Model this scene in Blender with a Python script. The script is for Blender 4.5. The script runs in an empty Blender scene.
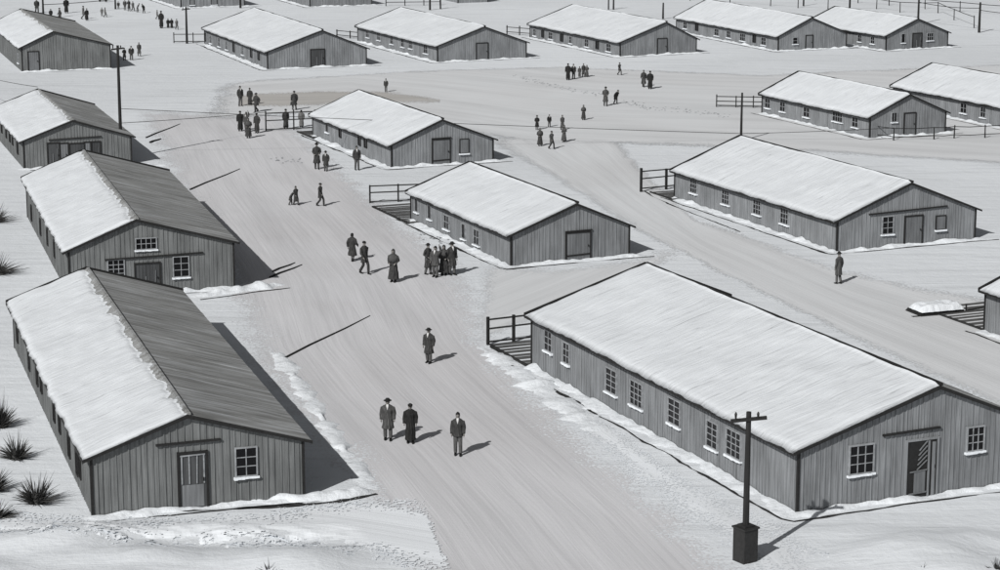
import bpy, bmesh, math, random
from mathutils import Vector, Matrix, noise
random.seed(7)
R = math.radians
scene = bpy.context.scene
C = scene.collection
# ------------------------------------------------------------------ camera
F, PITCH, CH = 2256.0, R(12.064), 24.5
cam_d = bpy.data.cameras.new('camera'); cam = bpy.data.objects.new('camera', cam_d); C.objects.link(cam)
cam.location = (0, 0, CH); cam.rotation_euler = (R(90) - PITCH, 0, 0)
cam_d.sensor_width = 36; cam_d.lens = F / 1000 * 36; cam_d.clip_start = 0.5; cam_d.clip_end = 9000
scene.camera = cam
SX, SY = 0, 0

def ray(px, py):
    a = (px - 500) / F; b = (285 - py) / F
    return Vector((a, math.cos(PITCH) + b * math.sin(PITCH), -math.sin(PITCH) + b * math.cos(PITCH)))
def G(px, py, z=0.0):
    """world point on the ground plane"""
    d = ray(px, py); t = (z - CH) / d.z
    return Vector((d.x * t, d.y * t, z))
def ppm(y):
    return F / (y * math.cos(PITCH) + CH * math.sin(PITCH))

# ------------------------------------------------------------------ materials
def new_mat(name):
    m = bpy.data.materials.new(name); m.use_nodes = True
    nt = m.node_tree; b = nt.nodes['Principled BSDF']; return m, nt, b
def N(nt, t, **k):
    n = nt.nodes.new(t)
    for a, v in k.items():
        if a in n.inputs.keys(): n.inputs[a].default_value = v
        else: setattr(n, a, v)
    return n
def g3(v, tint=(1, 1, 1)): return (v * tint[0], v * tint[1], v * tint[2], 1)
COOL = (0.96, 1.0, 1.045); WARM = (.985, .99, 1.025)
def mapped(nt, scale, coord='Object', rot=(0, 0, 0)):
    tc = N(nt, 'ShaderNodeTexCoord'); mp = N(nt, 'ShaderNodeMapping')
    mp.inputs['Scale'].default_value = scale; mp.inputs['Rotation'].default_value = rot
    nt.links.new(tc.outputs[coord], mp.inputs['Vector']); return mp.outputs['Vector']
def ramp(nt, fac, stops):
    r = N(nt, 'ShaderNodeValToRGB'); e = r.color_ramp.elements
    e[0].position, e[0].color = stops[0][0], stops[0][1]
    e[1].position, e[1].color = stops[-1][0], stops[-1][1]
    for p, c in stops[1:-1]:
        x = e.new(p); x.color = c
    nt.links.new(fac, r.inputs['Fac']); return r.outputs['Color']
def mixc(nt, a, b, fac, mode='MIX'):
    m = N(nt, 'ShaderNodeMix', data_type='RGBA', blend_type=mode)
    for s, v in ((0, fac), (6, a), (7, b)):
        if hasattr(v, 'links'): nt.links.new(v, m.inputs[s])
        else: m.inputs[s].default_value = v
    return m.outputs[2]
def bump(nt, b, h, strength, dist):
    bp = N(nt, 'ShaderNodeBump'); bp.inputs['Strength'].default_value = strength; bp.inputs['Distance'].default_value = dist
    nt.links.new(h, bp.inputs['Height']); nt.links.new(bp.outputs['Normal'], b.inputs['Normal'])
def noise_t(nt, vec, scale, detail=4, rough=.55, dist=0):
    n = N(nt, 'ShaderNodeTexNoise'); n.inputs['Scale'].default_value = scale; n.inputs['Detail'].default_value = detail
    n.inputs['Roughness'].default_value = rough; n.inputs['Distortion'].default_value = dist
    nt.links.new(vec, n.inputs['Vector']); return n.outputs['Fac']
def add(nt, a, b, op='ADD'):
    m = N(nt, 'ShaderNodeMath', operation=op)
    for i, v in enumerate((a, b)):
        if hasattr(v, 'links'): nt.links.new(v, m.inputs[i])
        else: m.inputs[i].default_value = v
    return m.outputs[0]

def mat_ground():
    m, nt, b = new_mat('snow_ground')
    v1 = mapped(nt, (1, 1, 1)); big = noise_t(nt, v1, .035, 4, .55, .6)
    vs = mapped(nt, (.10, .9, 1), rot=(0, 0, R(-6))); streak = noise_t(nt, vs, 1.3, 5, .6, .4)
    c1 = ramp(nt, big, [(.32, g3(.68, COOL)), (.52, g3(.73, COOL)), (.72, g3(.77, COOL))])
    c2 = ramp(nt, streak, [(.30, g3(.84)), (.48, g3(1)), (1, g3(1))])
    c = mixc(nt, c1, c2, .8, 'MULTIPLY')
    fine = noise_t(nt, v1, 5.5, 5, .7)
    c3 = ramp(nt, fine, [(.36, g3(.84)), (.42, g3(1)), (1, g3(1))])
    c = mixc(nt, c, c3, add(nt, ramp(nt, noise_t(nt, mapped(nt, (1, 1, 1)), .11, 3), [(.48, g3(0)), (.62, g3(1))]), .7, 'MULTIPLY'), 'MULTIPLY')
    nt.links.new(c, b.inputs['Base Color']); b.inputs['Roughness'].default_value = .85
    b.inputs['Specular IOR Level'].default_value = .2
    mid = noise_t(nt, v1, .9, 6, .62)
    bump(nt, b, add(nt, mid, add(nt, streak, add(nt, fine, .25, 'MULTIPLY'))), .42, .16)
    return m
def mat_road(name, base, tint=WARM, dark=.82):
    m, nt, b = new_mat(name)
    uv = mapped(nt, (1, 1, 1), 'UV')
    vs = mapped(nt, (4.2, .09, 1), 'UV'); st = noise_t(nt, vs, 1.1, 6, .62, .5)
    vf = mapped(nt, (.5, .05, 1), 'UV'); lf = noise_t(nt, vf, 1.0, 3, .5)
    ob = mapped(nt, (1, 1, 1)); big = noise_t(nt, ob, .06, 3, .5, .8)
    c = ramp(nt, st, [(.28, g3(base * dark, tint)), (.5, g3(base, tint)), (.75, g3(base * 1.07, tint))])
    c = mixc(nt, c, ramp(nt, lf, [(.3, g3(.86)), (.6, g3(1))]), .8, 'MULTIPLY')
    c = mixc(nt, c, ramp(nt, big, [(.3, g3(.94, (1.0, .99, .985))), (.6, g3(1))]), .9, 'MULTIPLY')
    nt.links.new(c, b.inputs['Base Color']); b.inputs['Roughness'].default_value = .8
    b.inputs['Specular IOR Level'].default_value = .2
    bump(nt, b, add(nt, st, add(nt, noise_t(nt, ob, 6, 3), .25, 'MULTIPLY')), .3, .07)
    # ragged edge where trodden snow gives way to fresh snow: second UV map holds metres to the nearest edge in x
    e = N(nt, 'ShaderNodeUVMap', uv_map='edge'); sp = N(nt, 'ShaderNodeSeparateXYZ'); nt.links.new(e.outputs['UV'], sp.inputs[0])
    en = add(nt, noise_t(nt, ob, .35, 7, .72), 5.0, 'MULTIPLY'); s = add(nt, sp.outputs[0], en)
    al = N(nt, 'ShaderNodeMapRange'); al.inputs['From Min'].default_value = 2.6; al.inputs['From Max'].default_value = 4.6
    nt.links.new(s, al.inputs['Value']); gr = N(nt, 'ShaderNodeMapRange'); gr.inputs['From Min'].default_value = .34; gr.inputs['From Max'].default_value = .66
    nt.links.new(noise_t(nt, ob, 7, 2, .6), gr.inputs['Value']); nt.links.new(add(nt, al.outputs[0], add(nt, gr.outputs[0], .998, 'MULTIPLY'), 'GREATER_THAN'), b.inputs['Alpha'])   # grainy either-or edge
    return m
def mat_snow(name='roof_snow', base=.69, ax='x'):
    m, nt, b = new_mat(name)
    v = mapped(nt, (.35, 3.2, 1)); st = noise_t(nt, v, 1.4, 5, .62, .7)
    o = mapped(nt, (1, 1, 1)); big = noise_t(nt, o, .35, 4, .55)
    c = ramp(nt, st, [(.26, g3(base * .6, COOL)), (.37, g3(base * .93, COOL)), (.55, g3(base, COOL)), (.75, g3(base * 1.06, COOL))])
    c = mixc(nt, c, ramp(nt, big, [(.3, g3(.93)), (.6, g3(1))]), .8, 'MULTIPLY')
    nt.links.new(c, b.inputs['Base Color']); b.inputs['Roughness'].default_value = .85
    b.inputs['Specular IOR Level'].default_value = .2
    bump(nt, b, add(nt, st, big), .55, .12)
    return m
def mat_bank():
    m, nt, b = new_mat('drift_snow')
    o = mapped(nt, (1, 1, 1)); f = noise_t(nt, o, 3.5, 5, .65)
    nt.links.new(ramp(nt, f, [(.3, g3(.62, COOL)), (.5, g3(.76, COOL))]), b.inputs['Base Color'])
    b.inputs['Roughness'].default_value = .85; b.inputs['Specular IOR Level'].default_value = .2
    bump(nt, b, f, .6, .12); return m
def mat_wood(name, base, tint=COOL, vert=True, contrast=.35, rough=.75):
    """weathered painted boards: streaks run along the boards"""
    m, nt, b = new_mat(name)
    sc = (11, 11, .3) if vert else (.35, .35, 7)
    v = mapped(nt, sc); st = noise_t(nt, v, 1.6, 5, .65, .3)
    v2 = mapped(nt, (1.2, 1.2, .5)); bl = noise_t(nt, v2, .8, 4, .6)
    oi = N(nt, 'ShaderNodeObjectInfo')
    c = ramp(nt, st, [(.25, g3(base * (1 - contrast), tint)), (.5, g3(base, tint)), (.8, g3(base * (1 + contrast), tint))])
    c = mixc(nt, c, ramp(nt, bl, [(.3, g3(.66)), (.65, g3(1.1))]), .8, 'MULTIPLY')
    c = mixc(nt, c, ramp(nt, oi.outputs['Random'], [(0, g3(.92)), (1, g3(1.06))]), 1.0, 'MULTIPLY')
    nt.links.new(c, b.inputs['Base Color']); b.inputs['Roughness'].default_value = rough
    b.inputs['Specular IOR Level'].default_value = .25
    bump(nt, b, st, .35, .02); return m
def mat_roof():
    m, nt, b = new_mat('bare_roof_felt')
    v = mapped(nt, (.22, 2.6, .22)); st = noise_t(nt, v, 1.5, 6, .68, .5)
    o = mapped(nt, (1, 1, 1)); bl = noise_t(nt, o, .3, 4, .6)
    c = ramp(nt, st, [(.27, g3(.11, (.99, 1, .99))), (.48, g3(.27, (.985, 1, .99))), (.72, g3(.52, COOL))])
    c = mixc(nt, c, ramp(nt, bl, [(.3, g3(.8)), (.65, g3(1.1))]), .8, 'MULTIPLY')
    nt.links.new(c, b.inputs['Base Color']); b.inputs['Roughness'].default_value = .8
    b.inputs['Specular IOR Level'].default_value = .2
    bump(nt, b, st, .5, .04); return m
def mat_plain(name, v, rough=.7, tint=(1, 1, 1), var=.25, sc=6):
    m, nt, b = new_mat(name)
    o = mapped(nt, (1, 1, 1)); n = noise_t(nt, o, sc, 4, .6)
    nt.links.new(ramp(nt, n, [(.3, g3(v * (1 - var), tint)), (.7, g3(v * (1 + var), tint))]), b.inputs['Base Color'])
    b.inputs['Roughness'].default_value = rough; b.inputs['Specular IOR Level'].default_value = .25
    bump(nt, b, n, .3, .01); return m
def mat_cloth(name, v):
    m, nt, b = new_mat(name)
    o = mapped(nt, (22, 22, 4)); n = noise_t(nt, o, 1, 4, .6, .6)
    nt.links.new(ramp(nt, n, [(.3, g3(v * .5)), (.55, g3(v)), (.75, g3(v * 1.9))]), b.inputs['Base Color'])
    b.inputs['Roughness'].default_value = .9; b.inputs['Specular IOR Level'].default_value = .15
    bump(nt, b, n, .4, .02); return m

M = {
 'ground': mat_ground(), 'road': mat_road('trodden_snow', .635, WARM, .90), 'street': mat_road('packed_street_snow', .685, (.975, 1, 1.03), .93),
 'fresh': mat_road('fresh_drifted_snow', .84, COOL, .90), 'mud': mat_road('brown_mud_patch', .47, (1.02, 1.0, .97), .85),
 'snow': mat_snow(), 'bank': mat_bank(),
 'wall': mat_wood('grey_board_wall', .24, COOL, True, .5), 'wall_dark': mat_wood('dark_grey_board_wall', .185, (.96, 1, 1.01), True, .48),
 'batten': mat_wood('grey_batten', .17), 'roof': mat_roof(),
 'trim': mat_plain('dark_tarred_trim', .018, .6), 'post': mat_wood('dark_post_wood', .022, (1, 1, 1), True, .4),
 'rail': mat_wood('dark_rail_wood', .028, (1, 1, 1), False, .4),
 'plank': mat_wood('weathered_plank', .085, (1, 1, 1), False, .4),
 'frame': mat_plain('worn_white_paint', .28, .6, COOL, .3), 'sill': mat_plain('sill_snow_cover', .82, .85, COOL, .06),
 'door': mat_wood('grey_door_boards', .175), 'door_dark': mat_wood('dark_door_boards', .07),
 'door_pale': mat_wood('pale_door_wood', .24), 'iron': mat_plain('black_iron', .015, .45),  # paler own wood of the door frame and inner jamb
 'wire': mat_plain('black_wire', .012, .5), 'box': mat_plain('dark_grey_casing', .028, .55),
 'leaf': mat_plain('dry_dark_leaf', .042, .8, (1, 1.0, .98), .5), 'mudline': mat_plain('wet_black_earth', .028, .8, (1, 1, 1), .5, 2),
 'print': mat_plain('grey_footprint_mark', .42, .9, COOL, .3, 3),
 'skin': mat_plain('skin', .20, .6, (1.05, 1, .95), .1), 'feature': mat_plain('dark_feature', .02), 'hair': mat_plain('dark_hair', .012, .8, (1, 1, 1), .4, 30),
 'black': mat_cloth('black_wool', .024), 'charcoal': mat_cloth('charcoal_wool', .048), 'grey': mat_cloth('grey_wool', .075),
 'pale': mat_cloth('pale_grey_wool', .15), 'brown': mat_cloth('brownish_wool', .05), 'trouser': mat_cloth('grey_trouser_cloth', .10), 'boot': mat_plain('black_leather', .012, .5),
 'white': mat_plain('white_shirt_cloth', .6, .9, (1, 1, 1), .1),
}
m, nt, b = new_mat('dark_window_glass'); b.inputs['Base Color'].default_value = (.006, .006, .007, 1); b.inputs['Roughness'].default_value = .25
b.inputs['Specular IOR Level'].default_value = .2
bump(nt, b, noise_t(nt, mapped(nt, (1, 1, 1)), 4, 3), .2, .02); M['glass'] = m

# ------------------------------------------------------------------ mesh helpers
def link(name, me, mat, parent=None, kind=None, smooth=False):
    o = bpy.data.objects.new(name, me); C.objects.link(o)
    mats = mat if isinstance(mat, (list, tuple)) else [mat]
    for k in mats: me.materials.append(M[k] if isinstance(k, str) else k)
    if parent: o.parent = parent
    if kind: o['kind'] = kind
    if smooth:
        for p in me.polygons: p.use_smooth = True
    return o
def obj(name, bm, mat, parent=None, kind=None, smooth=False):
    me = bpy.data.meshes.new(name); bmesh.ops.recalc_face_normals(bm, faces=bm.faces[:]); bm.to_mesh(me); bm.free()
    return link(name, me, mat, parent, kind, smooth)
def sheet(name, verts, faces, mat, parent=None, kind=None, smooth=False):
    me = bpy.data.meshes.new(name); me.from_pydata([tuple(v) for v in verts], [], faces); me.update()
    return link(name, me, mat, parent, kind, smooth)
def tag(o, label=None, cat=None, group=None, kind=None):
    if label: o['label'] = label
    if cat: o['category'] = cat
    if group: o['group'] = group
    if kind: o['kind'] = kind
    return o
def empty(name, loc, rz=0, label=None, cat=None, group=None):
    o = bpy.data.objects.new(name, None); C.objects.link(o); o.location = loc; o.rotation_euler = (0, 0, rz)
    o.empty_display_size = .3; return tag(o, label, cat, group)
def box(bm, x0, y0, z0, x1, y1, z1, mtx=None):
    vs = [bm.verts.new(p) for p in ((x0, y0, z0), (x1, y0, z0), (x1, y1, z0), (x0, y1, z0), (x0, y0, z1), (x1, y0, z1), (x1, y1, z1), (x0, y1, z1))]
    if mtx:
        for v in vs: v.co = mtx @ v.co
    for f in ((0, 3, 2, 1), (4, 5, 6, 7), (0, 1, 5, 4), (1, 2, 6, 5), (2, 3, 7, 6), (3, 0, 4, 7)): bm.faces.new([vs[i] for i in f])
    return vs
def bar(bm, a, b_, w, h=None, up=Vector((0, 0, 1))):
    """square bar from a to b, width w, height h"""
    a, b_ = Vector(a), Vector(b_); h = h or w; d = b_ - a; L = d.length; d.normalize()
    s = d.cross(up)
    if s.length < 1e-3: s = d.cross(Vector((0, 1, 0)))
    s.normalize(); u = s.cross(d)
    m4 = Matrix((( *[d[i] for i in range(3)],), (*[s[i] for i in range(3)],), (*[u[i] for i in range(3)],))).transposed().to_4x4(); m4.translation = a
    box(bm, 0, -w / 2, -h / 2, L, w / 2, h / 2, m4)
def tube(bm, pts, rad, n=8, fx=1.0, fy=1.0, cap=True):
    """tapered tube through pts; rad per point (number or (rx, ry))"""
    pts = [Vector(p) for p in pts]; rings = []
    ref = Vector((1, 0, 0))
    for i, p in enumerate(pts):
        t = (pts[min(i + 1, len(pts) - 1)] - pts[max(i - 1, 0)]).normalized()
        r0 = ref if abs(t.dot(ref)) < .9 else Vector((0, 1, 0))
        a = (r0 - t * r0.dot(t)).normalized(); b_ = t.cross(a)
        r = rad[i]; rx, ry = r if isinstance(r, tuple) else (r, r)
        rings.append([bm.verts.new(p + a * rx * math.cos(2 * math.pi * k / n) + b_ * ry * math.sin(2 * math.pi * k / n)) for k in range(n)])
    for i in range(len(rings) - 1):
        for k in range(n):
            bm.faces.new((rings[i][k], rings[i][(k + 1) % n], rings[i + 1][(k + 1) % n], rings[i + 1][k]))
    if cap: bm.faces.new(rings[0][::-1]); bm.faces.new(rings[-1])
    return rings
def nz(x, y=0, z=0): return noise.noise(Vector((x, y, z)))

# ------------------------------------------------------------------ ground and streets
def frange(a, b_, s):
    r = []; x = a
    while x < b_ - 1e-6: r.append(x); x += s
    return r
xs = [-4000, -1500, -600, -250, -140] + frange(-100, 100, 1.0) + [100, 140, 250, 600, 1500, 4000]
ys = [-600, -100, 0, 40] + frange(58, 90, .5) + frange(90, 340, 1.6) + [340, 420, 600, 1200, 3000, 7000]
def gz(x, y):
    z = 0
    if y < 75.2 and (x < -4.5 or x > 10.5):
        k = min(1, (75.2 - y) / 2.2) * min(1, (abs(x + 4.5) if x < 0 else abs(x - 10.5)) / 1.5)
        z = k * (.16 + .5 * nz(x * .25, y * .5) + .16 * nz(x * .9, y * 1.3, 3) + .09 * nz(x * 2.4, y * 2.8, 5))
    return z
vs = [(x, y, gz(x, y)) for y in ys for x in xs]; nx = len(xs)
fs = [(j * nx + i, j * nx + i + 1, (j + 1) * nx + i + 1, (j + 1) * nx + i) for j in range(len(ys) - 1) for i in range(nx - 1)]
sheet('ground', vs, fs, 'ground', kind='structure', smooth=True)

def resample(pts, n):
    L = [0]
    for a, c in zip(pts, pts[1:]): L.append(L[-1] + (c - a).length)
    out = []
    for k in range(n):
        s = L[-1] * k / (n - 1); i = 0
        while i < len(L) - 2 and L[i + 1] < s: i += 1
        t = (s - L[i]) / max(L[i + 1] - L[i], 1e-6); out.append(pts[i].lerp(pts[i + 1], t))
    return out
def strip(name, left, right, mat, z, n=60, across=10, e1=True):
    A = resample([G(*p) for p in left], n); B = resample([G(*p) for p in right], n)
    vs, fs, uv, ed = [], [], [], []; v = 0
    for i in range(n):
        if i: v += ((A[i] - A[i - 1]).length + (B[i] - B[i - 1]).length) / 2
        w = (A[i] - B[i]).length; endd = min(99 if name == 'road' and i < n / 2 else i, n - 1 - i) * (.5 if name == 'road' else 1.2) if name != 'mud_patch' else 99
        for k in range(across + 1):
            t = k / across; p = A[i].lerp(B[i], t); vs.append((p.x, p.y, z + (gz(p.x, p.y) if name == 'fresh_snow' else 0))); uv.append((t * w, v))
            ed.append((min(min(t, 1 - t) * w, endd if e1 else 99), 0))
    q = across + 1
    for i in range(n - 1):
        for k in range(across): fs.append((i * q + k, i * q + k + 1, (i + 1) * q + k + 1, (i + 1) * q + k))
    o = sheet(name, vs, fs, mat, kind='structure'); me = o.data
    u1 = me.uv_layers.new(name='UVMap'); u2 = me.uv_layers.new(name='edge')
    for lp in me.loops: u1.data[lp.index].uv = uv[lp.vertex_index]; u2.data[lp.index].uv = ed[lp.vertex_index]
    return o
strip('road', [(435, 640), (362, 515), (318, 455), (268, 395), (235, 345), (228, 310), (220, 280), (195, 235), (165, 185), (150, 145), (130, 110)],
      [(860, 640), (705, 530), (600, 440), (502, 346), (494, 318), (482, 290), (462, 262), (425, 232), (375, 195), (330, 150), (280, 110)], 'road', .004, 90, 12)
strip('cross_street', [(470, 350), (560, 308), (700, 250), (760, 235)], [(480, 262), (560, 268), (640, 256), (700, 236)], 'street', .008, 30)
strip('back_street', [(480, 140), (560, 185), (640, 235), (860, 345), (1040, 430), (1200, 500)], [(600, 112), (640, 165), (690, 215), (840, 268), (1000, 300), (1200, 345)], 'street', .012, 50)
strip('upper_street', [(200, 122), (330, 112), (520, 142), (760, 150), (1100, 172)], [(215, 82), (420, 70), (560, 66), (760, 74), (1100, 60)], 'street', .016, 60)
strip('mud_patch', [(238, 108), (300, 107), (345, 104), (395, 104), (440, 103)], [(240, 94), (300, 91), (360, 90), (400, 92), (440, 98)], 'mud', .020, 30)

strip('fresh_snow', [(482, 344), (520, 385), (575, 432), (640, 490), (700, 535), (735, 580)], [(545, 376), (600, 415), (680, 470), (740, 503), (800, 530), (860, 580)], 'fresh', .012, 40)
strip('fresh_snow', [(-30, 545), (100, 550), (250, 552), (350, 560), (455, 580)], [(-30, 505), (90, 516), (250, 510), (360, 497), (425, 500)], 'fresh', .03, 120, 24)
def bank(path, w=.8, h=.3, name='snow_bank', seed=0, one_sided=None, mat='bank', step=.22):
    """lumpy ridge of drifted snow along a ground path; one_sided: taller edge against a wall on the left of the path"""
    tot = sum((b_ - a).length for a, b_ in zip(path, path[1:])); n = max(6, int(tot / step)); P = resample(path, n)
    vs, fs = [], []; K = 7
    for i, p in enumerate(P):
        t = (P[min(i + 1, n - 1)] - P[max(i - 1, 0)]).normalized(); s = Vector((t.y, -t.x, 0))
        d = i * step; ww = w * max(.25, 1 + 1.1 * nz(d * .45, seed, 1) + .8 * nz(d * 1.6, seed, 7)); hh = max(.03, h * (.75 + 1.3 * nz(d * .6, seed, 4) + .9 * nz(d * 1.7, seed, 9)))
        e = min(1, min(i, n - 1 - i) / 3)
        for k in range(K):
            u = k / (K - 1)
            prof = math.cos(u * math.pi / 2) ** .8 if one_sided else math.sin(u * math.pi) ** .8
            q = p + s * (u * ww if one_sided else (u - .5) * ww)
            vs.append((q.x, q.y, gz(q.x, q.y) * 0 + prof * hh * e + .05 * nz(q.x * 2.5, q.y * 2.5, seed) * prof - .012))
    for i in range(n - 1):
        for k in range(K - 1): fs.append((i * K + k, i * K + k + 1, (i + 1) * K + k + 1, (i + 1) * K + k))
    return sheet(name, vs, fs, mat, kind='structure', smooth=True)
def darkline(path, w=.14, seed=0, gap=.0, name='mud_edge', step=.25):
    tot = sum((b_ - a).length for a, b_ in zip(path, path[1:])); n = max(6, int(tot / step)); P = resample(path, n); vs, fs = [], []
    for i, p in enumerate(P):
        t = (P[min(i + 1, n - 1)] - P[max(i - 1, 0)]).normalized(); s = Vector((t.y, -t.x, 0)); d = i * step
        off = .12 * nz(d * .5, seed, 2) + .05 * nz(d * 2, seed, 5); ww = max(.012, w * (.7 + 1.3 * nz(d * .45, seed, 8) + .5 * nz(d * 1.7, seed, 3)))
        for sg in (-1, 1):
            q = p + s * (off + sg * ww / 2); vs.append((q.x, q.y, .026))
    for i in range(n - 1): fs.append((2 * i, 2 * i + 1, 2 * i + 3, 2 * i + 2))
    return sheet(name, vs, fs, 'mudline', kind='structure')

# ------------------------------------------------------------------ barracks
OV, OG = .28, .16
GROUP = 'wooden barracks set out in rows on the snow'
def window(parent, face, s, z, w, h, cols, rows, pale=True, name='window'):
    """face 'side': plane x=0, s runs along +y; face 'gable': plane y=0, s runs along +x. returns frame"""
    def P(a, d, c): return (-d, a, c) if face == 'side' else (a, -d, c)
    def bx(bm, a0, a1, d0, d1, c0, c1):
        p, q = P(a0, d0, c0), P(a1, d1, c1); box(bm, *[min(p[i], q[i]) for i in range(3)], *[max(p[i], q[i]) for i in range(3)])
    fr = bmesh.new(); t = .05; a0, a1, c0, c1 = s - w / 2, s + w / 2, z - h / 2, z + h / 2
    bx(fr, a0 - t, a0, 0, .075, c0 - t, c1 + t); bx(fr, a1, a1 + t, 0, .075, c0 - t, c1 + t)
    bx(fr, a0, a1, 0, .075, c1, c1 + t); bx(fr, a0, a1, 0, .075, c0 - t, c0)
    for k in range(1, cols):
        a = a0 + w * k / cols; bx(fr, a - .016, a + .016, .012, .055, c0, c1)
    for k in range(1, rows):
        c = c0 + h * k / rows; bx(fr, a0, a1, .012, .050, c - .016, c + .016)
    f = obj(name, fr, 'frame' if pale else 'trim', parent)
    g = bmesh.new(); bx(g, a0, a1, .004, .03, c0, c1); obj('pane', g, 'glass', f)
    if pale:
        sl = bmesh.new(); n = 7; z0 = c0 - t
        for k in range(n):
            u0 = a0 - .10 + (w + .2) * k / n; u1 = a0 - .10 + (w + .2) * (k + 1) / n
            bx(sl, u0, u1, 0, .13 + .03 * nz(s * 3 + k, z), z0 - .075 - .03 * nz(k * 1.3, s), z0 - .005 + .03 * abs(nz(k, s, 4)))
        obj('sill', sl, 'sill', f)
    return f
def pxside(root, px, py):
    Mi = root.matrix_basis.inverted(); o = Mi @ Vector((0, 0, CH)); d = Mi.to_3x3() @ ray(px, py); t = -o.x / d.x; return o + d * t
def pxgable(root, px, py):
    Mi = root.matrix_basis.inverted(); o = Mi @ Vector((0, 0, CH)); d = Mi.to_3x3() @ ray(px, py); t = -o.y / d.y; return o + d * t

def roof_snow(root, L, W, he, hr, rf, seed, side='left', ragged=.0, thick=.11, step=.22):
    """blanket of snow on one slope; grid across the slope with uneven rim and lumpy top"""
    xr = W * rf
    if side == 'left':
        x0, z0, x1, z1 = -OV, he - OV * (hr - he) / xr, xr, hr
    else:
        x0, z0, x1, z1 = W + OV, he - OV * (hr - he) / (W - xr), xr, hr
    S = Vector((x1 - x0, 0, z1 - z0)); Ls = S.length; n = int((L + 2 * OG) / step); m_ = int(Ls / step); nrm = Vector((-S.z, 0, S.x)).normalized()
    if nrm.z < 0: nrm = -nrm
    vs, fs = [], []
    for j in range(n + 1):
        v = j / n
        low = -.05 + .10 * nz(j * step * .8, seed) + .06 * nz(j * step * 3.2, seed, 2)
        top = Ls - .02 + (ragged * (-.10 + .22 * nz(j * step * .5, seed, 5) + .16 * nz(j * step * 1.6, seed, 6) + .12 * nz(j * step * 4.1, seed, 3)) if ragged else .0)
        for i in range(m_ + 1):
            u = i / m_; d = low + (top - low) * u
            yy = -OG + .03 + (L + 2 * OG - .10) * v
            if j in (0, n): yy += .05 * nz(i * .5, seed, 8 + j)
            e = min(1, min(i * step, (m_ - i) * step * 1.4 if ragged else 99) / .3, min(j, n - j) * step / .26)
            th = thick * (e ** .6) * (1 + .6 * nz(i * step * .5, j * step * .3, seed) + .3 * nz(i * step * 1.6, j * step * 1.2, seed)) + .012
            p = Vector((x0, yy, z0)) + S.normalized() * d + nrm * th
            vs.append(p)
    q = m_ + 1
    for j in range(n):
        for i in range(m_): fs.append((j * q + i, j * q + i + 1, (j + 1) * q + i + 1, (j + 1) * q + i))
    # skirt down to the roof board
    rim = [i for i in range(q)] + [j * q + m_ for j in range(1, n + 1)] + [n * q + i for i in range(m_ - 1, -1, -1)] + [j * q for j in range(n - 1, 0, -1)]
    b0 = len(vs)
    for r_ in rim:
        p = vs[r_]; k = (Vector(p) - Vector((x0, p.y, z0))).dot(nrm); vs.append(p - nrm * (k + .002))
    for k in range(len(rim)):
        k2 = (k + 1) % len(rim); fs.append((rim[k], rim[k2], b0 + k2, b0 + k))
    return sheet('roof_snow', vs, fs, 'snow', root, smooth=True)

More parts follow.
